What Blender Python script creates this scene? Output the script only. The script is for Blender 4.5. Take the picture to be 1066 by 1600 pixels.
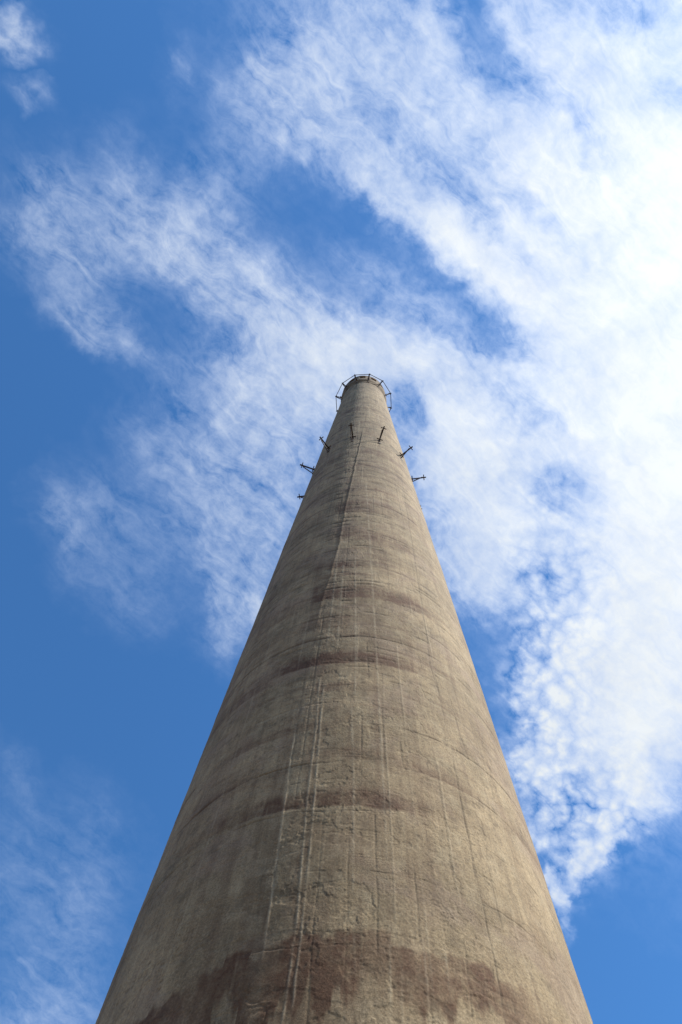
import bpy, math, random
import numpy as np
from mathutils import Matrix, Vector

# ------------------------------------------------------------------ clean start
for o in list(bpy.data.objects):
    bpy.data.objects.remove(o, do_unlink=True)
scene = bpy.context.scene
C = scene.collection
random.seed(7)

EYE = 1.6                      # camera height above the ground
AXIS_Y = 12.896                # chimney axis stands this far in front of the camera
R_EYE = 4.5                    # chimney radius at eye height
APEX = 239.889                 # height above the eye where the taper would close


def rad_at(h):
    """outer radius, h metres above eye level"""
    return R_EYE * (1.0 - h / APEX)


# ------------------------------------------------------------------ camera
cam_data = bpy.data.cameras.new('camera')
cam = bpy.data.objects.new('camera', cam_data)
C.objects.link(cam)
cam_data.sensor_fit = 'VERTICAL'
cam_data.sensor_height = 23.6
cam_data.sensor_width = 15.7
cam_data.lens = 18.0
cam_data.clip_start = 0.05
cam_data.clip_end = 20000.0
fw = Vector((-0.02503713, 0.26673979, 0.96344332))
rt = Vector((0.99929859, -0.02016816, 0.03155268))
up = Vector((-0.02784724, -0.96355754, 0.26604775))
m = Matrix(((rt.x, up.x, -fw.x, 0.0), (rt.y, up.y, -fw.y, 0.0), (rt.z, up.z, -fw.z, EYE), (0, 0, 0, 1)))
cam.matrix_world = m
scene.camera = cam

# ------------------------------------------------------------------ sun and sky
SUN_SIDE = math.radians(75.0)      # from the camera-facing side of the stack, to the right
SUN_EL = math.radians(53.0)
sun_dir = Vector((math.sin(SUN_SIDE) * math.cos(SUN_EL), -math.cos(SUN_SIDE) * math.cos(SUN_EL), math.sin(SUN_EL)))
sd = bpy.data.lights.new('sun', 'SUN')
sd.energy = 5.0
sd.angle = math.radians(0.53)
sd.color = (1.0, 0.965, 0.905)
sun = bpy.data.objects.new('sun', sd)
C.objects.link(sun)
sun.rotation_euler = sun_dir.to_track_quat('Z', 'Y').to_euler()
sun.location = (60, -20, 90)

world = bpy.data.worlds.new('World')
scene.world = world
world.use_nodes = True
wt = world.node_tree
wt.nodes.clear()
SKY_STRENGTH = 0.106
SKY_BALANCE = (0.60, 1.04, 1.27)     # the camera's rendering of the blue

scene.view_settings.view_transform = 'Standard'
scene.view_settings.look = 'None'
scene.view_settings.exposure = 0.5
scene.view_settings.gamma = 1.0
scene.view_settings.use_curve_mapping = False


class NT:
    """small helper around a node tree"""
    def __init__(self, tree):
        self.t = tree

    def n(self, kind, **kw):
        nd = self.t.nodes.new(kind)
        for k, v in kw.items():
            setattr(nd, k, v)
        return nd

    def put(self, sock, v):
        if isinstance(v, (int, float)):
            sock.default_value = v
        elif isinstance(v, (tuple, list)):
            if len(v) == 3 and sock.type == 'RGBA':
                v = tuple(v) + (1.0,)
            sock.default_value = v
        else:
            self.t.links.new(v, sock)

    def m(self, op, a, b=0.0, c=0.0, clamp=False):
        nd = self.n('ShaderNodeMath', operation=op, use_clamp=clamp)
        self.put(nd.inputs[0], a); self.put(nd.inputs[1], b); self.put(nd.inputs[2], c)
        return nd.outputs[0]

    def v(self, op, a, b=(0, 0, 0), scale=None):
        nd = self.n('ShaderNodeVectorMath', operation=op)
        self.put(nd.inputs[0], a); self.put(nd.inputs[1], b)
        if scale is not None:
            self.put(nd.inputs[3], scale)
        return nd.outputs['Value'] if op in ('DOT_PRODUCT', 'LENGTH') else nd.outputs[0]

    def noise(self, vec, scale, detail=4.0, rough=0.5, dist=0.0, dim='3D', col=False):
        nd = self.n('ShaderNodeTexNoise', noise_dimensions=dim)
        self.put(nd.inputs['Vector'], vec)
        nd.inputs['Scale'].default_value = scale
        nd.inputs['Detail'].default_value = detail
        nd.inputs['Roughness'].default_value = rough
        nd.inputs['Distortion'].default_value = dist
        return nd.outputs['Color'] if col else nd.outputs[0]

    def mix(self, f, a, b):
        nd = self.n('ShaderNodeMix', data_type='RGBA')
        self.put(nd.inputs[0], f); self.put(nd.inputs[6], a); self.put(nd.inputs[7], b)
        return nd.outputs[2]

    def range(self, v, a, b, c=0.0, d=1.0, kind='SMOOTHSTEP'):
        nd = self.n('ShaderNodeMapRange', interpolation_type=kind)
        self.put(nd.inputs[0], v)
        for i, k in zip((1, 2, 3, 4), (a, b, c, d)):
            self.put(nd.inputs[i], k)
        return nd.outputs[0]


# Cloud cover of the sky, seen as a map laid over the sky dome (x to the right of
# the stack, y beyond it; coordinate = direction.xy / (direction.z + 0.3)).
# Two digits per cell, 00 clear to 99 closed.
U0, U1, V0, V1 = -0.4330, 0.4127, -0.2947, 0.8372
COVER = """
090808070605040404040404040404040404040404040404040404040505060708091112141618202224262829303130292931333334343435353536363737383940414243444444444136302521181514131212
090807060504030303030302020202020202020202020202030303040405060810121417202326293234373941434340343034404344454545454646464748484951525354555656524741352924201715131212
090807060504030201010101010101010101010101010101020202030405060810131620242730333639414446474744332019304145464647474748484949515254565860616260565145383227221816141312
090807060504030201010000000000000000000000000001010101020304050710131722273033353638404242404042341504122839424344444442393737394449545861636361585347413529231916141312
080807060504030201010101010000000000000000000000000101010203050710152127323537373738393937343641382104031632414446484949484539333133404958636564615650443731252117151312
080706050403030201041529281303000000000000000000000101020203050812182532384143444341424141414447433014061229435054575961626263636364656669707069666155484134282319161413
080706050403020201062551553108010000000000000000000104060305071016233138445051464342435048485050484228141223435560636669717273737372717275787875716659524537312520171513
080706050403020101010309191602000000000000000000010114040407122029374248494543434444454755555151494743362418234261677072757678787669615863738081777164574941342722181514
080706050403020101000000000000000000000000000000010308040713212833373838414646434243454749535847505049504946362937577175777880818074625151617582817669615345373024201614
070706050403020101000105121511030000000001010101010303040711162126303539414345464338374044485058395353555862656154424461768082838585817570738085858073655748403226211715
070605040303020101000000000000010000010102020201010202040610141925303539424444444442333134394448544251596266717574706749476682868889919191929291888376686051433528231916
070605040302020101000001010101010101020406070502020203050710152025293335374043444545444230333741485252476868727780837374756061788992939596969694918579716354463830242016
070605040302020101010101020203030303040813141006040406070911141619222528313335394446464645433234344353575171737781848687698184778190949697979796928781746657484032262117
070605040302020101020203050608080808091318211712091012131314151513121111121315192638505250484543323437516061617879838688908972899190939697979896938983766859514235282218
060605040302020202020306091316171615141823252319171920201919171410060403030405050713305661595552494232445162686269828588909193918194959697979897949084787062534436292419
060504040302020202030508131822232221202225282826262728282724191308040201010102020201042354577070656056413957647375587986899193949593919797979897959186797264554638312520
060504030302020203051016222526262523232427293031323435343228221610060302010102020302010210394973848074706442536774817465858992939595969696979797959287817365574840332621
060504030202010102050916232830292725252628293133353738383633282316110704030304060707060404082340648590868278715168758286718085909495969797969797969288827567595042342822
060504030202010102040712162023252625252526283132343638394038363227211611080606081114151311080711275075909290878476667781888877868591969696959697969389837669605243362923
060504030201010101020407101418202223232221212430353535373940403936322722181411101215192121191509051234608091939189868078838791888888879496949597969490847870625345373024
050504030201010000010204081115171818171513131315213137373638404141403734302521171516182124262623160806184366829092918986848587919392949191929396979491867972645546383125
050403030201010000000001061417181816120907050506081220314039374042434443413834312826242425272930282417111228496881888989878787899194959595909095979592878173655748403226
050403030201010000000000010415242321160905030202030509142336444141444748494949494847454341404040383327201412173252698085878788899193959696949295979693888275675849413327
050403020201010000000000000001082125221911050302030407111722314247454751555862666870696866656360564940302011081226466475828587899193949696969496979693898376686051423427
050403020201000000000000000000000209172019150805040609131823283340485053576368737780808079787775716658504335282530425769778285889092949596979697989794908578706152433528
050403020101000000000000000000000001020711141411080911152026333841444954586368717475767676757677767368646260595757606571768083868991939596979797989795918679716354453629
050403020101000000000000000000000000010103050811121214182227333946515355586163656463626261595865717372706967656056555966747982858890939596979797989795928781736455463730
040403020101000000000000000000000001010202030406091317212530343842475357595958575451484747423437556973737370635344414350627380848790929496969797989796928882746556473830
040303020101000000000000000000000101020304050506081217222732353942444649515352484440373637382923355972757675736862544848556777838689919495969797979796938983756757483931
040302020101000000000000000000000101030507091011121418232832363942444545444341393531292933373934375471777979787775716663647077828588919395969797979796938983766858494032
040302020101000000000000000000000101030609121516171820242731353841434342403834312725242631384652556374798182818079777674737476798286909294969697979796949084776959504032
040302020101000000000000010101010101030509131619202122242730343740414241383430262321222531394958667378828383828179777573696666687380869194959697979796949085786960504133
040302020100000000000102020202020202030407111519212223242629323538404039363127221918192329384858677479828383838179767266595249515970818893959697979796949085787060514133
040302010100000000010205050505050505040506091317192123242628313437383937332823191615162026344454637076798182828179767163534440414962768692959697979796949085787061514233
040302010100000000010207110909090908070707091114182022242628303335373734302520151211131621283746556369747880818180787366574944445163758692959697979696949085787061514233
030302010100000000010206151512121212111010101114161921242628303133363631262116120908091115212837455361677276788080797772676157576270798792959697979695939085787061514233
030302010100000000010205131915131313131211111213151820232628293033363427211612080605060710152128364452606671757778787775716866667075828993959697979695938984786960514133
030302010100000000000103081716131313131212111212141619222528293034373222161208060403030507101522293847556268717474747268656261636875828892959697969695938984776960504133
030202010100000000000102051114121111111111101011111317212527282935352616110805040202020305081218263645556268717271676256514849546271808792949696969594928883766859494032
030202010100000000000001030609100909090909090808091015222526252632301911070503020101010203061016253445546268707067605244393841485969798691949596969594928882756758483931
030202010100000000000001020406070708090908070606060813242624232529261507040302010101010103050813212939495763656561554740373843526372808691939595959593918781746556473831
030202010000000000000000010203050607080908070604040511242926263035281406030201010000000102030509142128364348525351484441424653627077838791939495959493908680726455463730
030201010000000000000000000101030405070808070504030408212929313741311506020100000000000001020305081115202428303232333437425059687580848791939495959492898579716253443628
030201010000000000000000000001010203050606050403020305152529293335261205020100000000000000010102030507081012131415172026354658697681858891939495959492898478706051423427
030201010000000000000000000000000101020303030302010203081826232221150803010000000000000000000001010202030404050607101522334760717882858891939595959492898477685949403226
030201010000000000000000000000000000010101010101010102041019161211070402010000000000000000000000000101010202030406101727415567768184868991949595959492898477675747383024
030201010000000000000000000000000000000000000000000001020411090504030201000000000000000000000000000001010101020406112033506575808384868891939595959492898577665544352823
030201010000000000000000000000000000000000000000000000010104040201010000000000000000000000000000000000010101020306122236556265798283848790929495949492908576645241332621
020201010000000000000000000000000000000000000000000000000001010000000000000000000000000000000000000000000101020306122135526674788080828488909293949392908474614838302419
020201010000000000000000000000000000000000000000000000000000000000000000000000000000000000000000000000000101010305112033486171777979798285889091929291888169564434272118
020201010000000000000000000000000000000000000000000000000000000000000000000000000000000000000000000000000001010205101830456072798079788082858790919188837563493830241916
020201010101000000000000000000000000000000000000000000000000000000000000000000000000000000000000000000000001010204081628425769767878787980828588918883766755423326211714
020201010101010000000000000000000000000000000000000000000000000000000000000000000000000000000000000000000000010103071528435766717374767879808388918677706148362722181513
020201010102020101000000000000000000000000000000000000000000000000000000000000000000000000000000000000000000010103071631496470717172737475778188918473655643302318151311
020201010101030402010000000000000000000000000000000000000000000000000000000000000000000000000000000000000000000102061632557479746966636366717786898269594935241815131110
020201010101030504010100000101010101000000000000000000000000000000000000000000000000000000000000000000000000000102051226476671625143404353637281868165483626181512111009
020201010202020506040101010102020201010000000000000000000000000000000000000000000000000000000000000000000000000001030817304248464136343949606772787762402518141210090808
020202020202030406060302020202030302010100000000000000000000000000000000000000000000000000000000000000000000000001020614263743423935343953676658606052321712100908080707
020202020303030304060503020303040504020101010000000000000000000000000000000000000000000000000000000000000000000001020615315156443328283959776540333027181109080707060606
020202030304040404050605030304050605030201010000000000000000000000000000000000000000000000000000000000000000000000010513294749352321284772775024161210090707060605050505
020202030404050505050506050405060605030201010100000000000000000000000000000000000000000000000000000000000000000000010308182626211827486780663012080706060505050404040505
020203030405060605050506060505060605040202010100000000000000000000000000000000000000000000000000000000000000000000000103071112162541647365401506050404040404040404040404
020203040506060606060606070606060605040302010100000000000000000000000000000000000000000000000000000000000000000000000001020306244644454330140603030303030303030303030304
020303040506070707070707080808070605040302010100000000000000000000000000000000000000000000000000000000000000000000000000000104297063261106030202020202020202020202030303
020303040506070707070808090909080705040302010100000000000000000000000000000000000000000000000000000000000000000000000000000002186272290401010101010101010202020202020303
030303040506070708080809101110090705040202010100000000000000000000000000000000000000000000000000000000000000000000000000000000052744280401010101010101010101010102020203
030303040506070708080910111111100705040201010000000000000000000000000000000000000000000000000000000000000000000000000000000000010513270400000001010101010101010101020203
020303040506070707080910111211090705030201010000000000000000000000000000000000000000000000000000000000000000000000000000000000000002070100000000000001010101010101010202
020203040405060607070810111211090604030201000000000000000000000000000000000000000000000000000000000000000000000000000000000000000000000000000000000000000000000101010202
020202030404050506070810111110080604020101000000000000000000000000000000000000000000000000000000000000000000000000000000000000000000000000000000000000000000000001010202
020202020304040506091010111109070503020101000000000000000000000000000000000000000000000000000000000000000000000000000000000000000000000000000000000000000000000001010102
020202020203050912111011111110080504020101000000000000000000000000000000000000000000000000000000000000000000000000000000000000000000000000000000000000000000000001010102
020202020304060708091113131311090604030201010000000000000000000000000000000000000000000000000000000000000000000000000000000000000000000000000000000000000000000000010102
020202030405060810121415161513100705030201010000000000000000000000000000000000000000000000000000000000000000000000000000000000000000000000000000000000000000000000010102
040405050708101214161718171613100805030201010000000000000000000000000000000000000000000000000000000000000000000000000000000000000000000000000000000000000000000000010102
060708091113151718192019181613100705030201000000000000000000000000000000000000000000000000000000000000000000000000000000000000000000000000000000000000000000010101010102
070810121416171919201918161411080604020101000000000000000000000000000000000000000000000000000000000000000000000000000000000000000000000001010101010101010101010101010101
060809111214151616161614121008060403020101000000000000000000000000000000000000000000000000000000000000010101010101010101010101010101010101010101010101020202020202020202
040506070809101010101009070605040302010101010101010101010101010101010101010101010101010101010101010101010101010101010101010101020202020202020202020202020202030303030303
030303040405050505050504040303020202020101010101010101010101010101010101010101010101010202020202020202020202020202020202020202020202030303030303030303030303030404040404"""
PUFF = """
0000000000000000000000000000000000000000
0000000000000000000000000000000000000000
0000000000000000000000000000000000000000
0000000000000000000000000206040100000000
0000000000000000000000010820180500000000
0000000000000000000000000104281701000000
0000000000000000000000000011605810000000
0000000000000000000000000017754710000000
0000000000000000000000000009526668140000
0000000000000000000000000000123705010000
0000000000000000000000000000000000000000
0000000000000000000000000000000000000000"""
FIBRE = """
0000000000000001030508101109060301000000
0000000000000103081732505457503723110401
0000010206152321111428466476787155351807
0102061219222222333219172737444540311910
0104091725282721130604040407091111090704
0102040811121209050201000001010101010101
0000010102020201010000000000000000000000
0000000000000000000000000000000000000000
0000000000000000000000000000000000000000
0000000000000000000000000000000000000000
0000000000000000000000000000000000000000
0000000000000000000000000000000000000000"""

W = NT(wt)
direction = W.n('ShaderNodeTexCoord').outputs['Generated']
sep = W.n('ShaderNodeSeparateXYZ')
W.put(sep.inputs[0], direction)
den = W.m('ADD', W.m('MAXIMUM', sep.outputs[2], 0.02), 0.3)
comb = W.n('ShaderNodeCombineXYZ')
W.put(comb.inputs[0], W.m('DIVIDE', sep.outputs[0], den))
W.put(comb.inputs[1], W.m('DIVIDE', sep.outputs[1], den))
pos = comb.outputs[0]
# drift the map with turbulence so that every edge breaks up
w1 = W.v('SUBTRACT', W.noise(pos, 9.0, 4.0, 0.62, 0.0, '2D', True), (0.5, 0.5, 0.5))
w2 = W.v('SUBTRACT', W.noise(pos, 34.0, 4.0, 0.6, 0.0, '2D', True), (0.5, 0.5, 0.5))
posw = W.v('ADD', W.v('ADD', pos, W.v('SCALE', w1, scale=0.05)), W.v('SCALE', w2, scale=0.03))
sp2 = W.n('ShaderNodeSeparateXYZ')
W.put(sp2.inputs[0], posw)
uu = W.range(sp2.outputs[0], U0, U1, 0.0, 1.0, 'LINEAR')
v01 = W.range(sp2.outputs[1], V0, V1, 0.0, 1.0, 'LINEAR')


def sky_map(text):
    """the table as one curve for each row, blended from row to row"""
    table = text.split()
    vv = W.m('MULTIPLY', v01, len(table) - 1.0)
    acc = None
    for i, row in enumerate(table):
        node = W.n('ShaderNodeFloatCurve')
        vals = [int(row[k:k + 2]) / 99.0 for k in range(0, len(row), 2)]
        pts = node.mapping.curves[0].points
        pts[0].location = (0.0, vals[0])
        pts[1].location = (1.0, vals[-1])
        for k in range(1, len(vals) - 1):
            pts.new(k / (len(vals) - 1.0), vals[k])
        for p_ in pts:
            p_.handle_type = 'AUTO_CLAMPED'
        node.mapping.update()
        W.put(node.inputs['Value'], uu)
        if acc is None:
            acc = node.outputs[0]
        else:
            t_ = W.m('SUBTRACT', vv, float(i - 1), clamp=True)
            nd = W.n('ShaderNodeMix', data_type='FLOAT')
            W.put(nd.inputs[0], t_); W.put(nd.inputs[2], acc); W.put(nd.inputs[3], node.outputs[0])
            acc = nd.outputs[0]
    return acc


cover, puff, fibre = sky_map(COVER), sky_map(PUFF), sky_map(FIBRE)
n1 = W.m('SUBTRACT', W.noise(W.v('ADD', pos, W.v('SCALE', w1, scale=0.06)), 15.0, 7.0, 0.6, 0.25, '2D'), 0.5)
n2 = W.m('SUBTRACT', W.noise(W.v('ADD', pos, (3.1, 7.7, 0)), 66.0, 6.0, 0.68, 0.1, '2D'), 0.5)
mp = W.n('ShaderNodeMapping')
W.put(mp.inputs[0], W.v('ADD', pos, W.v('SCALE', w1, scale=0.05)))
mp.inputs['Rotation'].default_value = (0, 0, math.radians(-42))
strand = W.v('MULTIPLY', mp.outputs[0], (13.0, 60.0, 1.0))
nf = W.m('SUBTRACT', W.noise(strand, 1.0, 6.0, 0.66, 0.4, '2D'), 0.5)
vo = W.n('ShaderNodeTexVoronoi', voronoi_dimensions='2D', feature='F1')
W.put(vo.inputs['Vector'], W.v('ADD', pos, W.v('SCALE', w2, scale=0.03)))
vo.inputs['Scale'].default_value = 62.0
vp = W.m('SUBTRACT', 0.45, vo.outputs['Distance'])
amt = W.m('MULTIPLY', W.m('MULTIPLY', cover, 2.6, clamp=True), W.m('SUBTRACT', 1.12, W.m('MULTIPLY', cover, 0.78)))
var = W.m('ADD', W.m('MULTIPLY', n1, 0.85), W.m('MULTIPLY', n2, 0.7))
var = W.m('ADD', var, W.m('MULTIPLY', W.m('MULTIPLY', W.m('MAXIMUM', fibre, 0.5), nf), 1.9))
var = W.m('ADD', var, W.m('MULTIPLY', W.m('MULTIPLY', puff, vp), 1.7))
dens = W.m('ADD', cover, W.m('MULTIPLY', amt, var))
alpha = W.range(dens, 0.0, 1.02, 0.0, 1.0, 'LINEAR')
alpha = W.m('MULTIPLY', alpha, 0.97)

sky = W.n('ShaderNodeTexSky', sky_type='NISHITA')
sky.sun_disc = False
sky.sun_elevation = SUN_EL
sky.sun_rotation = math.atan2(sun_dir.x, sun_dir.y)
sky.altitude = 0.0
sky.air_density = 1.0
sky.dust_density = 0.12
sky.ozone_density = 6.0
sky_col = W.v('MULTIPLY', sky.outputs[0], SKY_BALANCE)

# cloud brightness: thick parts scatter most of the sun, more so towards the sun
cs = W.v('DOT_PRODUCT', direction, tuple(sun_dir))
fwd = W.m('POWER', W.m('MAXIMUM', cs, 0.0), 7.0)
lum = W.m('ADD', 0.87, W.m('MULTIPLY', fwd, 0.30))
lum = W.m('ADD', lum, W.m('MULTIPLY', n1, 0.16))
lum = W.m('DIVIDE', lum, SKY_STRENGTH * 2.0 ** scene.view_settings.exposure)
ccol = W.v('SCALE', (0.93, 0.975, 1.0), scale=lum)
# thin cloud adds its light to the blue behind it, thick cloud hides it
thru = W.m('SUBTRACT', 1.0, W.m('POWER', alpha, 1.7))
final = W.v('ADD', W.v('SCALE', sky_col, scale=thru), W.v('SCALE', ccol, scale=alpha))
bg = W.n('ShaderNodeBackground')
W.put(bg.inputs['Color'], final)
bg.inputs['Strength'].default_value = SKY_STRENGTH
out = W.n('ShaderNodeOutputWorld')
wt.links.new(bg.outputs[0], out.inputs['Surface'])


# ------------------------------------------------------------------ helpers
def tag(o, label=None, cat=None, group=None, kind=None):
    for k, v in (('label', label), ('category', cat), ('group', group), ('kind', kind)):
        if v:
            o[k] = v
    return o


def link(name, mesh, parent=None, mat=None):
    o = bpy.data.objects.new(name, mesh)
    C.objects.link(o)
    if parent is not None:
        o.parent = parent
    if mat is not None and mesh is not None and not mesh.materials:
        mesh.materials.append(mat)
    return o


def mesh_py(name, verts, faces, smooth=False):
    me = bpy.data.meshes.new(name)
    me.from_pydata([tuple(map(float, v)) for v in verts], [], faces)
    if smooth:
        me.polygons.foreach_set('use_smooth', [True] * len(faces))
    me.update()
    return me


# ------------------------------------------------------------------ materials
def new_mat(name):
    mt = bpy.data.materials.new(name)
    mt.use_nodes = True
    t = mt.node_tree
    t.nodes.clear()
    N = NT(t)
    b = N.n('ShaderNodeBsdfPrincipled')
    o = N.n('ShaderNodeOutputMaterial')
    t.links.new(b.outputs[0], o.inputs[0])
    return mt, N, b


def concrete_material():
    mt, N, b = new_mat('weathered_concrete')
    at = N.n('ShaderNodeAttribute', attribute_name='wear')
    s = N.n('ShaderNodeSeparateColor')
    N.put(s.inputs[0], at.outputs['Color'])
    stain, grime, light, tone = s.outputs[0], s.outputs[1], s.outputs[2], at.outputs['Alpha']
    obj = N.n('ShaderNodeTexCoord').outputs['Object']
    mp = N.n('ShaderNodeMapping')
    N.put(mp.inputs[0], obj)
    mp.inputs['Scale'].default_value = (5.0, 5.0, 0.5)
    streak = N.noise(mp.outputs[0], 1.6, 6.0, 0.62)
    mott = N.noise(obj, 2.3, 8.0, 0.66, 0.4)
    grit = N.noise(obj, 34.0, 4.0, 0.7)
    mp2 = N.n('ShaderNodeMapping')
    N.put(mp2.inputs[0], obj)
    mp2.inputs['Scale'].default_value = (20.0, 20.0, 0.9)
    streak2 = N.noise(mp2.outputs[0], 1.0, 5.0, 0.6)
    spots = N.noise(obj, 7.5, 6.0, 0.72, 0.6)
    base = N.mix(tone, CONC_A, CONC_B)
    base = N.mix(N.m('MULTIPLY', N.range(spots, 0.50, 0.70), 0.62), base, CONC_SPOT)
    speck = N.noise(obj, 16.0, 4.0, 0.7)
    base = N.mix(N.m('MULTIPLY', N.range(speck, 0.56, 0.70), 0.55), base, CONC_SPOT)
    base = N.mix(N.m('MULTIPLY', N.range(speck, 0.42, 0.30), 0.45), base, CONC_PALE)
    base = N.mix(N.m('MULTIPLY', N.range(streak2, 0.52, 0.70), 0.40), base, CONC_STREAK)
    base = N.mix(N.m('MULTIPLY', N.range(streak2, 0.46, 0.28), 0.35), base, CONC_PALE)
    base = N.mix(N.m('MULTIPLY', N.range(streak, 0.44, 0.68), 0.45), base, CONC_STREAK)
    base = N.mix(N.m('MULTIPLY', N.range(mott, 0.48, 0.66), 0.42), base, CONC_PALE)
    base = N.mix(N.m('MULTIPLY', N.range(N.noise(obj, 0.55, 5.0, 0.6, 0.5), 0.50, 0.64), 0.38), base, CONC_ROSY)
    st = N.m('MULTIPLY', stain, N.range(mott, 0.25, 0.60, 0.70, 1.0), clamp=True)
    base = N.mix(N.m('MULTIPLY', st, 0.90), base, CONC_STAIN)
    gr = N.m('MULTIPLY', grime, N.range(grit, 0.30, 0.62, 0.55, 1.0), clamp=True)
    base = N.mix(N.m('MULTIPLY', gr, 0.78), base, CONC_GRIME)
    base = N.mix(N.m('MULTIPLY', light, 0.75), base, CONC_LIME)
    hs = N.n('ShaderNodeHueSaturation')
    N.put(hs.inputs['Color'], base)
    N.put(hs.inputs['Value'], N.range(grit, 0.28, 0.72, 0.62, 1.36, 'LINEAR'))
    N.put(b.inputs['Base Color'], hs.outputs[0])
    b.inputs['Roughness'].default_value = 0.93
    b.inputs['Specular IOR Level'].default_value = 0.25
    bp = N.n('ShaderNodeBump')
    bp.inputs['Strength'].default_value = 0.6
    bp.inputs['Distance'].default_value = 0.012
    hgt = N.m('ADD', N.m('MULTIPLY', N.noise(obj, 26.0, 5.0, 0.68), 1.0), N.m('MULTIPLY', N.noise(obj, 90.0, 3.0, 0.6), 0.35))
    skin = N.range(N.noise(obj, 0.85, 4.0, 0.6), 0.40, 0.60, 0.18, 1.0)
    N.put(bp.inputs['Height'], N.m('MULTIPLY', hgt, skin))
    t = mt.node_tree
    t.links.new(bp.outputs[0], b.inputs['Normal'])
    return mt


CONC_A = (0.228, 0.168, 0.092)
CONC_B = (0.422, 0.312, 0.175)
CONC_STREAK = (0.190, 0.135, 0.078)
CONC_PALE = (0.431, 0.341, 0.207)
CONC_STAIN = (0.098, 0.043, 0.022)
CONC_ROSY = (0.300, 0.212, 0.148)
CONC_SPOT = (0.154, 0.118, 0.074)
CONC_GRIME = (0.072, 0.053, 0.032)
CONC_LIME = (0.573, 0.470, 0.310)
M_CONC = concrete_material()


def steel_material():
    mt, N, b = new_mat('rusted_steel')
    obj = N.n('ShaderNodeTexCoord').outputs['Object']
    r = N.noise(obj, 7.0, 6.0, 0.65)
    c = N.mix(N.range(r, 0.38, 0.66), (0.030, 0.024, 0.022), (0.085, 0.042, 0.024))
    N.put(b.inputs['Base Color'], c)
    b.inputs['Roughness'].default_value = 0.78
    b.inputs['Metallic'].default_value = 0.15
    bp = N.n('ShaderNodeBump')
    bp.inputs['Strength'].default_value = 0.3
    bp.inputs['Distance'].default_value = 0.004
    N.put(bp.inputs['Height'], N.noise(obj, 60.0, 4.0, 0.6))
    mt.node_tree.links.new(bp.outputs[0], b.inputs['Normal'])
    return mt


M_STEEL = steel_material()


def soot_material():
    mt, N, b = new_mat('sooty_lining')
    obj = N.n('ShaderNodeTexCoord').outputs['Object']
    N.put(b.inputs['Base Color'], N.mix(N.noise(obj, 3.0, 6.0, 0.6), (0.030, 0.027, 0.024), (0.09, 0.08, 0.068)))
    b.inputs['Roughness'].default_value = 0.95
    return mt


M_SOOT = soot_material()


def ground_material():
    mt, N, b = new_mat('dry_ground')
    obj = N.n('ShaderNodeTexCoord').outputs['Object']
    a = N.range(N.noise(obj, 0.12, 8.0, 0.6), 0.42, 0.62)
    f = N.noise(obj, 3.0, 8.0, 0.7)
    c = N.mix(a, N.mix(f, (0.13, 0.088, 0.050), (0.20, 0.140, 0.085)), N.mix(f, (0.060, 0.058, 0.026), (0.13, 0.105, 0.050)))
    N.put(b.inputs['Base Color'], c)
    b.inputs['Roughness'].default_value = 0.95
    bp = N.n('ShaderNodeBump')
    bp.inputs['Distance'].default_value = 0.05
    N.put(bp.inputs['Height'], f)
    mt.node_tree.links.new(bp.outputs[0], b.inputs['Normal'])
    return mt


# ------------------------------------------------------------------ the ground
def ground_mesh():
    """flat yard round the stack, unseen hills added further out to block low sky light"""
    rings = [0, 8, 20, 45, 90, 150, 220, 300, 400, 520, 660, 820, 1000, 1300, 1800, 2600, 4000, 6500]
    n = 96
    V, F = [(0.0, 0.0, 0.0)], []
    for r in rings[1:]:
        for k in range(n):
            a = 2 * math.pi * k / n
            t = min(1.0, max(0.0, (r - 140.0) / 560.0))
            rise = t * t * (3 - 2 * t) * (120.0 + 42.0 * math.sin(2 * a + 0.7) + 24.0 * math.sin(5 * a + 2.0) + 10.0 * math.sin(11 * a))  # added hills, out of view, screening the low sky
            rise += 14.0 * t * math.sin(r * 0.011 + 3 * a)
            V.append((r * math.cos(a), r * math.sin(a), rise))
    for k in range(n):
        F.append((0, 1 + k, 1 + (k + 1) % n))
    for i in range(len(rings) - 2):
        for k in range(n):
            k2 = (k + 1) % n
            F.append((1 + i * n + k, 1 + (i + 1) * n + k, 1 + (i + 1) * n + k2, 1 + i * n + k2))
    return mesh_py('ground', V, F, True)


ground = link('ground', ground_mesh(), None, ground_material())
tag(ground, 'dry earth and scrubby ground round the chimney foot, with unseen hills added to block low sky light', 'ground', kind='structure')

# ------------------------------------------------------------------ the chimney
chimney = bpy.data.objects.new('chimney', None)
C.objects.link(chimney)
chimney.location = (0.0, AXIS_Y, 0.0)
chimney.empty_display_size = 5.0
tag(chimney, 'tall tapering weathered concrete chimney with rusty steel brackets and ring near its top', 'chimney')


# ---- numeric noise for the relief and the wear of the concrete
_rng = np.random.RandomState(11)
_perm = _rng.permutation(1024).astype(np.int32)
_ang = _rng.rand(1024) * 2 * np.pi
_gx, _gy = np.cos(_ang), np.sin(_ang)


_gx, _gy = _gx.astype(np.float32), _gy.astype(np.float32)


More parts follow.
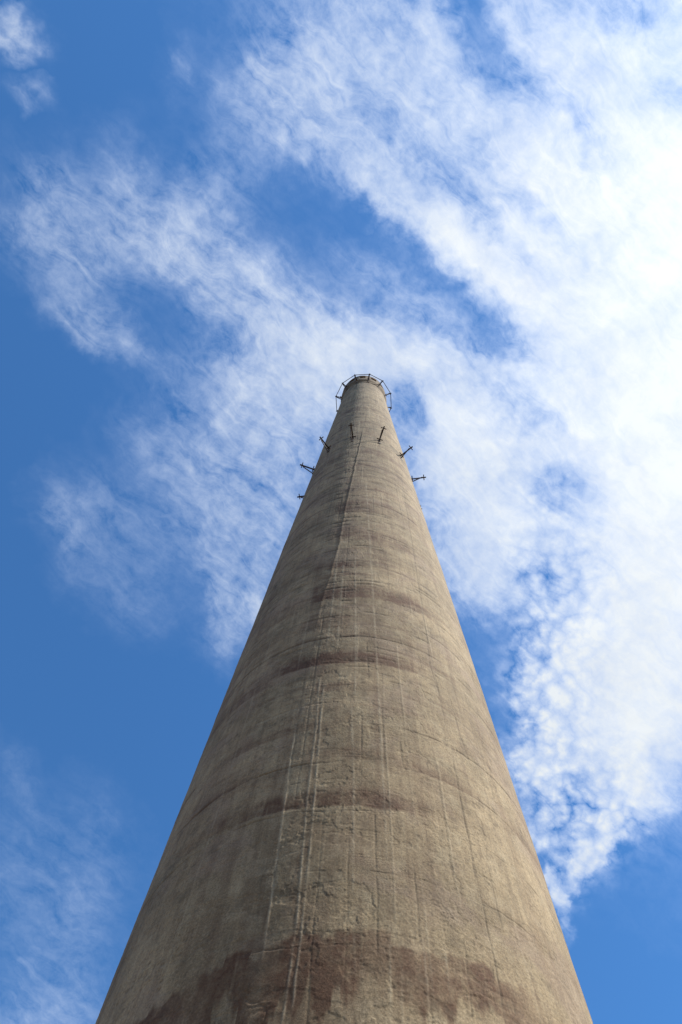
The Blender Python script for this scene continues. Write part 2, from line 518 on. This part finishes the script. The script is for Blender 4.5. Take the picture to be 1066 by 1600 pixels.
def gnoise(x, y, seed=0):
    x = np.asarray(x, np.float32); y = np.asarray(y, np.float32)
    xf0 = np.floor(x); yf0 = np.floor(y)
    xi = xf0.astype(np.int32) & 1023; yi = yf0.astype(np.int32) + seed * 131
    xf = x - xf0; yf = y - yf0
    u = xf * xf * (3 - 2 * xf)
    v = yf * yf * (3 - 2 * yf)
    p0 = _perm[yi & 1023]; p1 = _perm[(yi + 1) & 1023]

    def g(ix, p, dx, dy):
        h = _perm[(ix + p) & 1023]
        return _gx[h] * dx + _gy[h] * dy
    a = g(xi, p0, xf, yf); b = g(xi + 1, p0, xf - 1, yf)
    c = g(xi, p1, xf, yf - 1); d = g(xi + 1, p1, xf - 1, yf - 1)
    a += (b - a) * u
    c += (d - c) * u
    a += (c - a) * v
    return a * 1.5


def fbm(x, y, octv=4, seed=0, rough=0.5):
    s = np.zeros(np.broadcast(x, y).shape, np.float32); a = 1.0; n = 0.0
    for o in range(octv):
        s += a * gnoise(x * 2.03 ** o + 17.3 * o, y * 2.03 ** o - 9.1 * o, seed + o)
        n += a; a *= rough
    return s / n * 1.3


def sstep(a, b, x):
    t = np.clip((x - a) / (b - a), 0, 1)
    return t * t * (3 - 2 * t)


# ---- marks read off the stack: angle round the stack (degrees, 0 facing the camera) and height above the eye
LIGHT = [[(-11.85, 16.87), (-11.7, 16.22), (-10.95, 14.5), (-11.0, 12.26), (-10.51, 10.69), (-9.94, 9.18), (-10.26, 7.89), (-10.49, 7.53)], [(-9.87, 16.5), (-10.25, 16.19), (-9.24, 12.23), (-8.95, 10.67), (-8.83, 9.17), (-9.03, 7.7)], [(-17.15, 14.66), (-17.08, 13.65), (-16.36, 11.45), (-15.7, 9.26), (-15.65, 8.68)], [(3.54, 39.34), (4.68, 32.71), (6.37, 22.47), (7.13, 17.3), (7.53, 12.62), (7.72, 11.38), (7.71, 10.58)], [(-1.2, 15.51), (0.16, 12.67), (0.61, 9.85)], [(13.96, 9.03), (13.94, 8.34), (13.74, 7.66)], [(-11.48, 27.17), (-10.77, 21.94), (-10.83, 18.68)], [(-7.7, 25.56), (-7.22, 20.83), (-7.06, 18.61)], [(7.58, 8.98), (7.23, 7.65)], [(-2.14, 26.22), (-0.47, 18.99), (-0.1, 15.81)], [(18.16, 8.98), (18.05, 8.33)], [(0.9, 9.03), (1.25, 8.37)], [(9.47, 8.36), (9.09, 7.58)]]
DARK = [[(38.64, 44.22), (34.65, 35.51), (30.77, 25.97), (28.73, 20.51), (27.43, 18.56)], [(3.51, 18.82), (4.08, 16.73)], [(5.18, 11.96), (5.25, 10.69), (5.38, 9.96), (5.21, 8.51)], [(28.86, 14.19), (28.74, 13.38), (28.64, 11.51), (28.19, 10.35)], [(33.04, 11.35), (32.99, 9.82)], [(13.56, 10.4), (13.27, 9.09), (13.29, 8.86)], [(22.46, 9.07), (21.61, 7.87)], [(29.05, 10.18), (28.91, 9.01), (28.31, 8.1)], [(12.73, 14.16), (13.11, 13.13)], [(-17.58, 18.13), (-16.99, 16.47), (-16.79, 14.39), (-16.61, 12.82)], [(1.9, 15.24), (2.04, 13.24)], [(33.34, 17.59), (33.88, 15.8), (35.28, 14.61)], [(27.43, 18.56), (28.83, 17.25), (28.73, 15.72)], [(-16.36, 11.45), (-15.8, 9.77), (-16.4, 9.15)], [(-19.31, 10.71), (-17.98, 9.31)]]
SEAM = [(7.14, 69.57), (2.59, 61.78), (-0.81, 55.91), (-2.53, 51.6), (-5.73, 44.69), (-8.56, 37.87), (-10.24, 33.95), (-11.59, 27.99), (-13.92, 24.41), (-15.53, 22.66), (-16.42, 20.87), (-16.92, 19.3)]

# brown bands: top, bottom, angle where they start and end, strength
BANDS = [(8.92, 7.75, -17, 7, 1.0), (8.88, 7.95, 4, 36, 0.8), (8.72, 7.7, -30, -14, 0.95), (8.4, 7.2, -52, -26, 0.85), (8.5, 7.4, 30, 60, 0.35), (8.0, 7.0, -75, -40, 0.5), (12.47, 11.86, -30, 17, 0.8), (12.4, 11.9, -52, -24, 0.45),
         (12.5, 12.0, 14, 33, 0.3),
         (18.5, 17.62, -33, 22, 1.0), (18.2, 17.3, -62, -28, 0.6), (16.75, 16.1, -14, 8, 0.3), (23.5, 22.2, -24, 34, 0.85), (23.4, 22.0, -55, -22, 0.4),
         (26.2, 25.0, -22, 4, 0.55), (25.0, 24.2, -20, -2, 0.5), (30.3, 28.3, -18, 32, 0.7), (35.4, 32.6, -20, 8, 0.7), (35.0, 32.8, 8, 45, 0.3),
         (39.0, 36.4, -12, 25, 0.3), (44.5, 42.5, -8, 40, 0.3), (49.5, 47.0, -4, 42, 0.45), (48.5, 46.0, -60, -20, 0.4), (58.0, 54.5, 0, 25, 0.3),
         (63.0, 60.0, -40, 30, 0.25), (72.0, 69.0, -60, 50, 0.35), (80.0, 75.0, -8, 10, 0.3), (20.9, 20.1, -60, 10, 0.25), (14.9, 14.5, -50, -8, 0.4), (13.6, 13.0, 8, 20, 0.4)]

JOINT0, LIFT = 10.24, 1.5
H_BASE, H_SPLIT, H_CROWN, H_TOP = -EYE, 40.24, 97.3, 104.0

# columns: fine on the side towards the camera, coarse behind
th = np.concatenate([np.arange(-82, -24, 0.29), np.arange(-24, 36, 0.15), np.arange(36, 82.1, 0.29), np.arange(84, 278, 2.0)])
th = np.radians(np.append(th, 278.0))
# rows: about one and a half to a pixel of the picture, cut at every lift
cuts = [H_BASE] + [JOINT0 + LIFT * k for k in range(-7, 21)]


def row_step(h):
    d = math.hypot(AXIS_Y - rad_at(h), max(h, 3.0))
    return max(0.016, d * d / (AXIS_Y - rad_at(h)) / 780.0 * 0.62)


hs = []
piece_rows = []
edges = [c for c in cuts if c <= H_SPLIT + 0.01] + [H_CROWN + 0.3]
for a, b in zip(edges[:-1], edges[1:]):
    start = len(hs)
    if b < 6.0:
        n = 6
        seg = list(np.linspace(a, b, n + 1))[:-1]
    else:
        seg = []
        h = a
        while h < b - 1e-6:
            seg.append(h)
            h += row_step(h)
        k = (b - a) / (h - a)
        seg = [a + (s - a) * k for s in seg]
    hs += seg
    piece_rows.append((start, len(hs)))
hs.append(edges[-1])
hs = np.array(hs)

TH, HH = np.meshgrid(th.astype(np.float32), hs.astype(np.float32))
print('wall grid', TH.shape)
TD = np.degrees(TH)
U = TH * 4.2
RAD = R_EYE * (1 - HH / APEX)
ARC = TH * RAD                                    # true distance along the wall
back = 1 - sstep(95, 120, np.abs(TD))             # the far side stays plain

disp = 0.014 * fbm(U * 0.30, HH * 0.22, 3, 1) + 0.0035 * fbm(U * 1.1, HH * 1.0, 3, 5)
liftn = np.floor((HH - JOINT0) / LIFT)
lift_rnd = np.random.RandomState(5).rand(120)
grime = np.zeros_like(HH)
stain = np.zeros_like(HH)
light = np.zeros_like(HH)

# construction joints of the lifts: an uneven groove, a lip above it, grime below
rowpx = np.gradient(hs)[:, None]
jw = np.maximum(0.013, rowpx * 1.0)
wob = 0.05 * fbm(U * 0.9, HH * 0.15, 3, 9) + 0.025 * fbm(U * 5, HH * 0.3, 2, 13)
kj = np.round((HH - JOINT0 - wob) / LIFT)
dj = HH - wob - (JOINT0 + kj * LIFT)
pres = sstep(-0.10, 0.35, fbm(U * 0.55 + kj * 7.7, kj * 3.1 + 0 * U, 3, 17)) * (0.35 + 0.65 * lift_rnd[(kj.astype(int) + 40) % 120])
pres *= np.where(HH > 75, 0.6, 1.0) * np.where(kj == -1, 0.25, 1.0)
gj = np.exp(-(dj / jw) ** 2)
disp -= 0.009 * gj * pres
disp += 0.006 * pres * np.exp(-np.clip(dj, 0, None) / 0.22) * (dj > 0)
grime += 0.58 * gj * pres
grime += 0.30 * pres * np.exp(-np.abs(dj - 0.06) / 0.12) * sstep(-0.1, 0.4, fbm(U * 4, HH * 3, 3, 23))

# board marks: short uneven horizontal lines between the joints
bw = np.maximum(0.014, rowpx * 0.9)
pitch = 0.30
wb = 0.04 * fbm(U * 1.3, HH * 0.4, 2, 29)
kb = np.round((HH - wb) / pitch)
db = HH - wb - kb * pitch
pb = sstep(0.12, 0.5, fbm(U * 0.8 + kb * 5.3, kb * 1.7 + 0 * U, 3, 31))
fade_b = sstep(13, 22, HH) * 0.75 + 0.25
gb = np.exp(-(db / bw) ** 2) * pb * fade_b
disp -= 0.016 * gb
grime += 0.62 * gb

# vertical shutter seams
sp = np.radians(7.4)
ks = np.round(TH / sp)
jit = (np.random.RandomState(3).rand(200)[(ks.astype(int) + 60) % 200] - 0.5) * 0.6
dv = (TH - (ks + jit) * sp) * RAD + 0.02 * fbm(U * 0 + ks * 3.3, HH * 0.5, 2, 37)
pv = sstep(0.0, 0.45, fbm(ks * 4.1, HH * 0.16, 3, 41))
vw = 0.010 + 0.0006 * HH
gv = np.exp(-(dv / vw) ** 2) * pv * back
disp -= 0.004 * gv
grime += 0.34 * gv
ridge = np.exp(-((dv - 0.05) / (0.012 + 0.0006 * HH)) ** 2) * sstep(0.05, 0.4, fbm(ks * 2.7, HH * 0.13 + 40, 3, 43)) * back
disp += 0.004 * ridge
light += 0.22 * ridge

# rough-cast and scaling of the render
rough_m = sstep(-0.35, 0.35, fbm(U * 0.5, HH * 0.5, 3, 47))
fine = fbm(U * 17.0, HH * 17.0, 3, 53, 0.75)
disp += (0.0010 + 0.0034 * rough_m) * fine * back * np.clip(1.3 - HH / 40.0, 0.25, 1)
grime += 0.32 * rough_m * sstep(0.05, 0.55, -fine)
sc_n = fbm(U * 1.5, HH * 1.1, 5, 59, 0.58)
disp -= 0.0045 * sstep(0.12, 0.17, sc_n) * back
grime += 0.60 * np.exp(-((sc_n - 0.145) / 0.016) ** 2) * sstep(-.2, .3, fbm(U * 0.9, HH * 0.9, 2, 61))
sc_b = fbm(U * 0.8 + 31, HH * 2.2, 5, 67, 0.6)
disp -= 0.0035 * sstep(0.20, 0.25, sc_b) * back

pits = sstep(0.52, 0.72, gnoise(U * 8.5, HH * 8.5, 197)) * sstep(-0.1, 0.4, fbm(U * 0.8, HH * 0.8, 2, 199))
disp -= 0.004 * pits * back
grime += 0.5 * pits

# thin random cracks
cr = np.abs(fbm(U * 0.9 + 90, HH * 0.55, 4, 71, 0.55))
crm = sstep(0.15, 0.5, fbm(U * 0.45 + 5, HH * 0.4, 2, 73)) * back
ck = np.exp(-(cr / 0.018) ** 2) * crm
disp -= 0.008 * ck
grime += 0.5 * ck


H1 = hs.astype(np.float32)[:, None]


def line_angle(path):
    a = np.array(sorted(path, key=lambda t: t[1]))
    return np.interp(hs, a[:, 1], a[:, 0]).astype(np.float32)[:, None], a[0, 1], a[-1, 1]


for i, path in enumerate(LIGHT):
    c, h0, h1 = line_angle(path)
    w = sstep(h0 - 0.3, h0 + 0.3, H1) * (1 - sstep(h1 - 0.4, h1 + 0.4, H1))
    w = w * (0.30 + 0.70 * sstep(-0.3, 0.25, fbm(H1 * 1.3, i * 9.0 + 0 * H1, 3, 79)))
    wig = 0.010 * fbm(H1 * 2.0, i * 5.0 + 0 * H1, 3, 83)
    lo, hi = np.searchsorted(th, np.radians((c.min() - 4, c.max() + 4)))
    d = np.radians(TD[:, lo:hi] - c) * RAD[:, lo:hi] + wig
    wd = 0.0085 + 0.0010 * H1
    amp = 1.0 if i < 3 else 0.4
    g = np.exp(-(d / wd) ** 2) * w
    disp[:, lo:hi] += 0.0055 * amp * g
    light[:, lo:hi] += (0.55 if i < 3 else 0.40) * g
    stain[:, lo:hi] += 0.30 * np.exp(-((d + 0.06) / 0.04) ** 2) * w * amp
for i, path in enumerate(DARK):
    c, h0, h1 = line_angle(path)
    w = sstep(h0 - 0.1, h0 + 0.2, H1) * (1 - sstep(h1 - 0.2, h1 + 0.2, H1))
    w = w * (0.3 + 0.7 * sstep(-0.35, 0.15, fbm(H1 * 2.4, i * 7.0 + 0 * H1, 3, 89)))
    wig = 0.022 * fbm(H1 * 1.5, i * 5.0 + 50 + 0 * H1, 4, 97, 0.6)
    lo, hi = np.searchsorted(th, np.radians((c.min() - 4, c.max() + 4)))
    d = np.radians(TD[:, lo:hi] - c) * RAD[:, lo:hi] + wig
    wd = 0.008 + 0.0009 * H1
    g = np.exp(-(d / wd) ** 2) * w
    disp[:, lo:hi] -= 0.006 * g
    grime[:, lo:hi] += 0.48 * g

# the long slanting seam high on the stack: the wall left of it is set back
c, h0, h1 = line_angle(SEAM)
d = np.radians(TD - c) * RAD + 0.05 * fbm(H1 * 0.8, 3.0 + 0 * H1, 4, 173, 0.6)
w = sstep(h0, h0 + 3, HH) * (1 - sstep(53, 58, HH))
left = np.clip(-d, 0, None)
disp -= 0.011 * w * (d < 0) * np.exp(-left / 0.9)
disp += 0.008 * w * np.exp(-((d - 0.03) / 0.05) ** 2)
grime += 0.25 * np.exp(-((d + 0.04) / 0.05) ** 2) * w  # shadow line of the step also painted in, on its left
wt_ = sstep(53, 58, HH) * (1 - sstep(67, 70, HH))
grime += 0.55 * np.exp(-(d / 0.05) ** 2) * wt_

# brown bands with ragged tops and drips below
drip = fbm(U * 5.0, HH * 0.35, 3, 101)
fineb = fbm(U * 7.0, HH * 6.0, 4, 99, 0.7)
drip2 = fbm(U * 1.6, HH * 0.5, 3, 103)
# coarse blocks, as if whole shutter widths had weathered apart
step_ = (np.random.RandomState(21).rand(400)[(np.round(TH / np.radians(5.2) + 0.25 * fbm(U * 2, HH * 0.7, 2, 105)).astype(int) + 100) % 400] - 0.5) * 2
blot = fbm(U * 1.2, HH * 1.6, 4, 107)
runs = sstep(0.16, 0.42, fbm(U * 4.2 + 8, HH * 0.22, 4, 193, 0.6))        # pale runs washed through the stains
for i, (t, b, a0, a1, s) in enumerate(BANDS):
    span = t - b
    ra, rb = np.searchsorted(hs, (b - 1.2 * span - 0.5, t + 0.6 * span + 0.5))
    ca, cb = np.searchsorted(th, np.radians((a0 - 22, a1 + 22)))
    S_ = (slice(ra, rb), slice(ca, cb))
    h_, d1, d2, bl, t_ = HH[S_], drip[S_], drip2[S_], blot[S_], TD[S_]
    tt = h_ - t - 0.05 * span * d2 - 0.05 * span * d1 - 0.11 * span * step_[S_] - 0.07 * span * fineb[S_]
    bb = h_ - b - 0.14 * span * fineb[S_] - 0.42 * span * d1 - 0.22 * span * d2 * (1 if span > 0.8 else 0.4) - 0.25 * span * step_[S_]
    px_ = rowpx[ra:rb] * 0.7
    if i < 6:                                     # the lowest band: crisp ragged top, drips below
        g = (1 - sstep(-0.07 * span - px_, 0.06 * span + px_, tt)) * sstep(-0.08 * span, 0.22 * span, bb)
    else:                                         # the others fade upwards from the joint they sit on
        bj = h_ - b - wob[S_] * 0.5 - 0.06 * span * d1 - 0.04 * span * fineb[S_]
        g = (1 - sstep(-0.55 * span, 0.12 * span, tt + 0.25 * span * bl)) * sstep(-0.03 * span - px_, 0.04 * span + px_, bj)
    g = g * (1 - (0.42 if i < 6 else 0.5) * runs[S_])
    e = 5 + 4 * bl
    g = g * sstep(a0 - e, a0 + e + 4, t_) * (1 - sstep(a1 - e - 6, a1 + e + 4, t_))
    stain[S_] = np.maximum(stain[S_], s * g * np.clip((1.0 if i < 6 else 0.85) + (0.45 if i < 6 else 0.8) * bl + 0.5 * fineb[S_], 0.3, 1.2))
# faint run-off below everything
ringj = np.random.RandomState(33).rand(120)[(kj.astype(int) + 50) % 120]
ring_g = np.exp(-np.clip(dj, 0, None) / (0.16 + 0.35 * ringj)) * (dj > -0.02) * sstep(0.35, 0.9, ringj)
stain += 0.55 * ring_g * sstep(-0.35, 0.35, fbm(U * 0.7 + kj * 3.3, HH * 0.8, 4, 179, 0.6)) * sstep(9.5, 11, HH)
grime += 0.55 * gb * np.exp(-((TD + 6) / 14.0) ** 2) * sstep(17, 20, HH) * (1 - sstep(38, 46, HH))  # raking shade of the board lines painted in near the terminator
weather = fbm(U * 0.55 + 60, HH * 2.4, 5, 163, 0.62)      # flat-lying weathering, lift by lift
stain += 0.34 * sstep(0.08, 0.5, weather) * sstep(10, 16, HH)
grime += 0.25 * sstep(0.15, 0.55, fbm(U * 1.0 + 20, HH * 5.0, 4, 167, 0.65)) * sstep(12, 20, HH) * (1 - sstep(50, 80, HH))
front = np.exp(-((TD + 4) / 15.0) ** 2)      # centre strip: grime, plus dimming towards the terminator painted in
stain += 0.30 * front * sstep(-0.25, 0.45, fbm(U * 1.1 + 3, HH * 0.6, 5, 143, 0.62)) * (1 - sstep(45, 60, HH))
grime += 0.45 * front * sstep(0.0, 0.5, fbm(U * 4.5 + 3, HH * 3.0, 5, 149, 0.7)) * (1 - sstep(45, 60, HH))
stain += 0.22 * sstep(0.10, 0.55, fbm(U * 3.2, HH * 0.13, 4, 109)) + 0.16 * sstep(0.0, 0.5, fbm(U * 0.5, HH * 0.5, 3, 113))
panel_rnd = np.random.RandomState(8).rand(997)
tone = np.clip(0.5 + 0.85 * fbm(U * 0.42, HH * 0.33, 4, 127) + 0.22 * (lift_rnd[(liftn.astype(int) + 60) % 120] - 0.5)
               + 0.38 * (panel_rnd[((ks * 37 + kj * 101).astype(int)) % 997] - 0.5) + 0.30 * fbm(U * 3.0, HH * 2.6, 4, 137, 0.65), 0, 1)
grime += 0.42 * sstep(0.12, 0.55, fbm(U * 2.6 + 11, HH * 2.2, 5, 131, 0.68))
grime += 0.30 * sstep(0.30, 0.8, fbm(U * 14, HH * 12, 3, 139, 0.7)) * rough_m

for h0, ph, ln in ((52.2, 4.225, 2.6), (53.2, 4.225, 1.2), (96.8, -4.454, 5.0)):
    for k in range(12):
        a_ = ph + 30.0 * (k - 3.5)
        if abs(a_) > 80:
            continue
        lo, hi = np.searchsorted(th, np.radians((a_ - 4, a_ + 4)))
        d = np.radians(TD[:, lo:hi] - a_) * RAD[:, lo:hi]
        y_ = (h0 - HH[:, lo:hi]) / ln
        g = np.exp(-(d / (0.05 + 0.05 * np.clip(y_, 0, 1))) ** 2) * sstep(-0.12, 0.02, y_) * (1 - sstep(0.3, 1.0, y_))
        grime[:, lo:hi] += 0.7 * g
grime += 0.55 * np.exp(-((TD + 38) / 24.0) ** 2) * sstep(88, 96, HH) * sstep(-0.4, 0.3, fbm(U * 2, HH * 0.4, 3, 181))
stain += 0.35 * sstep(90, 97, HH) * sstep(-0.3, 0.4, fbm(U * 2.5, HH * 0.3, 3, 191))
rr = RAD + disp
X = rr * np.sin(TH)
Y = -rr * np.cos(TH)
Z = HH + EYE
for o_ in (stain, grime, light):
    np.clip(o_, 0, 1, out=o_)
wear = np.stack([np.clip(stain, 0, 1), np.clip(grime, 0, 1), np.clip(light, 0, 1), tone], -1).astype(np.float32)
co = np.stack([X, Y, Z], -1).astype(np.float32)
NC = len(th)


def grid_piece(name, r0, r1, parent):
    """rows r0..r1 of the wall as one mesh, closed all round"""
    nr = r1 - r0 + 1
    me = bpy.data.meshes.new(name)
    me.vertices.add(nr * NC)
    me.vertices.foreach_set('co', co[r0:r1 + 1].reshape(-1))
    i = np.arange(nr - 1)[:, None] * NC
    j = np.arange(NC)[None, :]
    j2 = (j + 1) % NC
    f = np.stack([i + j, i + j2, i + NC + j2, i + NC + j], -1).reshape(-1, 4).astype(np.int32)
    nf_ = len(f)
    me.loops.add(nf_ * 4)
    me.loops.foreach_set('vertex_index', f.reshape(-1))
    me.polygons.add(nf_)
    me.polygons.foreach_set('loop_start', np.arange(0, nf_ * 4, 4, dtype=np.int32))
    me.polygons.foreach_set('use_smooth', np.ones(nf_, dtype=bool))
    at = me.attributes.new('wear', 'FLOAT_COLOR', 'POINT')
    at.data.foreach_set('color', wear[r0:r1 + 1].reshape(-1))
    me.update(calc_edges=True)
    return link(name, me, parent, M_CONC)


for i, (r0, r1) in enumerate(piece_rows):
    grid_piece('upper_shaft' if i == len(piece_rows) - 1 else 'concrete_lift', r0, r1, chimney)


# ---- crown: a slightly proud collar with twelve tall vent slots, hollow, sooty inside
PORT0 = -4.45
def build_crown():
    ncol = 144
    ang = [math.radians(PORT0 + 2.5 * (k - 3)) for k in range(ncol)]      # a slot takes columns 0..3 of every 12
    rows_h = [H_CROWN, H_CROWN + 0.7, H_CROWN + 1.3, 99.6, 100.7, 101.9, 103.1, 103.6, H_TOP]
    proud = [0.02, 0.10, 0.235, 0.25, 0.25, 0.255, 0.26, 0.30, 0.29]
    thick = 0.28
    slot_rows = (4, 5)
    V, F = [], []

    def ring(h, r):
        s = len(V)
        for a in ang:
            w = r + 0.012 * math.sin(a * 7 + h * 3) + random.uniform(-0.006, 0.006)
            V.append((w * math.sin(a), -w * math.cos(a), h + EYE))
        return s
    outer = [ring(h, rad_at(h) + p) for h, p in zip(rows_h, proud)]
    inner = [ring(h, rad_at(h) - thick) for h in rows_h]

    def hole(r, k):
        return r in slot_rows and (k % 12) < 6
    for r in range(len(rows_h) - 1):
        for k in range(ncol):
            k2 = (k + 1) % ncol
            if hole(r, k):
                for (ka, kb_) in ((k, k2),):
                    if not hole(r - 1, k):
                        F.append((outer[r] + k, outer[r] + k2, inner[r] + k2, inner[r] + k))
                    if not hole(r + 1, k):
                        F.append((outer[r + 1] + k2, outer[r + 1] + k, inner[r + 1] + k, inner[r + 1] + k2))
                if not hole(r, (k - 1) % ncol):
                    F.append((outer[r] + k, inner[r] + k, inner[r + 1] + k, outer[r + 1] + k))
                if not hole(r, k2):
                    F.append((outer[r] + k2, outer[r + 1] + k2, inner[r + 1] + k2, inner[r] + k2))
                continue
            F.append((outer[r] + k, outer[r] + k2, outer[r + 1] + k2, outer[r + 1] + k))
            F.append((inner[r] + k2, inner[r] + k, inner[r + 1] + k, inner[r + 1] + k2))
    t = len(rows_h) - 1
    for k in range(ncol):
        k2 = (k + 1) % ncol
        F.append((outer[t] + k, outer[t] + k2, inner[t] + k2, inner[t] + k))
        F.append((outer[0] + k2, outer[0] + k, inner[0] + k, inner[0] + k2))
    me = mesh_py('crown', V, F)
    at = me.attributes.new('wear', 'FLOAT_COLOR', 'POINT')
    v = np.array(V)
    a = np.arctan2(v[:, 0], -v[:, 1]); h = v[:, 2] - EYE
    st = 0.45 + 0.5 * fbm(a * 2.2, h * 0.5, 3, 151) + 0.45 * sstep(102.8, 104.0, h)
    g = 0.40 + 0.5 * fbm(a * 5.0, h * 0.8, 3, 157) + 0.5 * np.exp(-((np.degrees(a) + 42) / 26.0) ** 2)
    col = np.stack([np.clip(st, 0, 1), np.clip(g, 0, 1), 0 * a, np.full_like(a, 0.45)], -1).astype(np.float32)
    at.data.foreach_set('color', col.reshape(-1))
    crown = link('crown', me, chimney, M_CONC)
    # flue liner added to block light inside the crown, set off from the shell
    V2, F2 = [], []
    n2 = 72
    levels = [(95.0, -0.55), (H_TOP - 0.15, -0.50), (H_TOP - 0.15, -0.58), (95.0, -0.63)]
    for h, p in levels:
        for k in range(n2):
            a = 2 * math.pi * k / n2
            w = rad_at(h) + p
            V2.append((w * math.sin(a), -w * math.cos(a), h + EYE))
    for l in range(3):
        for k in range(n2):
            k2 = (k + 1) % n2
            F2.append((l * n2 + k, l * n2 + k2, (l + 1) * n2 + k2, (l + 1) * n2 + k))
    F2.append(tuple(range(3 * n2, 4 * n2)))
    link('added_flue_liner', mesh_py('added_flue_liner', V2, F2, False), chimney, M_SOOT)
    return crown


build_crown()


# ---- steel work
def bar(V, F, p, q, a, b, upv=(0, 0, 1)):
    """rectangular bar from p to q, a wide (sideways), b deep (along upv)"""
    p, q = Vector(p), Vector(q)
    d = (q - p).normalized()
    s = d.cross(Vector(upv))
    if s.length < 1e-4:
        s = d.cross(Vector((1, 0, 0)))
    s.normalize()
    u = s.cross(d).normalized()
    n = len(V)
    for e in (p, q):
        for (i, j) in ((-1, -1), (1, -1), (1, 1), (-1, 1)):
            V.append(tuple(e + s * (i * a / 2) + u * (j * b / 2)))
    F += [(n, n + 3, n + 2, n + 1), (n + 4, n + 5, n + 6, n + 7)]
    for k in range(4):
        k2 = (k + 1) % 4
        F.append((n + k, n + k2, n + 4 + k2, n + 4 + k))


def angle_iron(V, F, p, q, w, t, upv=(0, 0, 1)):
    """L section: a flat leg and a standing leg"""
    p, q = Vector(p), Vector(q)
    d = (q - p).normalized()
    s = d.cross(Vector(upv)).normalized()
    u = s.cross(d).normalized()
    bar(V, F, p, q, w, t, upv)
    o = s * (w / 2 - t / 2) - u * (w / 2 + t * 0.5)
    bar(V, F, p + o, q + o, t, w - t * 0.02, upv)


def bracket_parts(reach, drop, aw, sw, lug, back=0.0):
    """local frame: wall at x = 0, pointing along +x, z up"""
    out = []
    V, F = [], []
    angle_iron(V, F, (-0.12, 0, 0), (reach + 0.10, 0, 0), aw, aw * 0.22)
    out.append(('arm', V, F))
    V, F = [], []
    bar(V, F, (-0.10 - back, -aw * 0.75, -drop), (reach - 0.16, -aw * 0.75, -aw * 0.9), sw, sw)
    out.append(('brace', V, F))
    V, F = [], []
    bar(V, F, (reach - 0.06, -lug / 2, aw * 0.35), (reach - 0.06, lug / 2, aw * 0.35), aw * 0.7, aw * 0.5)
    bar(V, F, (reach - 0.06, 0, -aw * 1.2), (reach - 0.06, 0, aw * 2.2), aw * 0.6, aw * 0.6, (1, 0, 0))
    out.append(('end_lug', V, F))
    V, F = [], []
    bar(V, F, (0.10, -lug * 0.55, aw * 0.35), (0.10, lug * 0.55, aw * 0.35), aw * 0.75, aw * 0.5)
    out.append(('wall_lug', V, F))
    V, F = [], []
    bar(V, F, (0.012 - back, 0, -drop - 0.14), (0.012 - back, 0, -drop + 0.18), aw * 2.0, 0.05, (1, 0, 0))
    out.append(('foot_plate', V, F))
    V, F = [], []
    bar(V, F, (0.010, 0, -0.24), (0.010, 0, 0.16), aw * 1.8, 0.05, (1, 0, 0))
    out.append(('wall_plate', V, F))
    return [(n, mesh_py(n, V, F)) for n, V, F in out]


def place_ring(h, reach, phase, parts, jitter, proud=0.0):
    tips = []
    for k in range(12):
        a = math.radians(phase + 30.0 * (k - 3.5))
        r = rad_at(h) + proud + 0.005
        jx, jz = random.uniform(-jitter, jitter), random.uniform(-jitter, jitter)
        base = Vector((r * math.sin(a), -r * math.cos(a), h + EYE + jz * 2))
        e = bpy.data.objects.new('platform_bracket', None)
        C.objects.link(e)
        e.parent = chimney
        e.location = base
        e.rotation_euler = (random.uniform(-jitter, jitter), random.uniform(-jitter, jitter), a - math.pi / 2 + jx)
        e.empty_display_size = 0.3
        for n, me in parts:
            link(n, me, e, M_STEEL)
        tips.append((r + reach, a, base.z))
    return tips


low = bracket_parts(0.967, 1.15, 0.085, 0.055, 0.40)
place_ring(53.313, 0.967, 4.225, low, 0.035)
high = bracket_parts(0.685, 1.55, 0.11, 0.085, 0.30, 0.19)
tips = place_ring(98.851, 0.685, -4.454, high, 0.012, 0.236)
for k in range(12):
    V, F = [], []
    (r0, a0, z0), (r1, a1, z1) = tips[k], tips[(k + 1) % 12]
    p = (r0 * math.sin(a0), -r0 * math.cos(a0), z0 + 0.05)
    q_ = (r1 * math.sin(a1), -r1 * math.cos(a1), z1 + 0.05)
    bar(V, F, p, q_, 0.075, 0.075)
    link('ring_rail', mesh_py('ring_rail', V, F), chimney, M_STEEL)
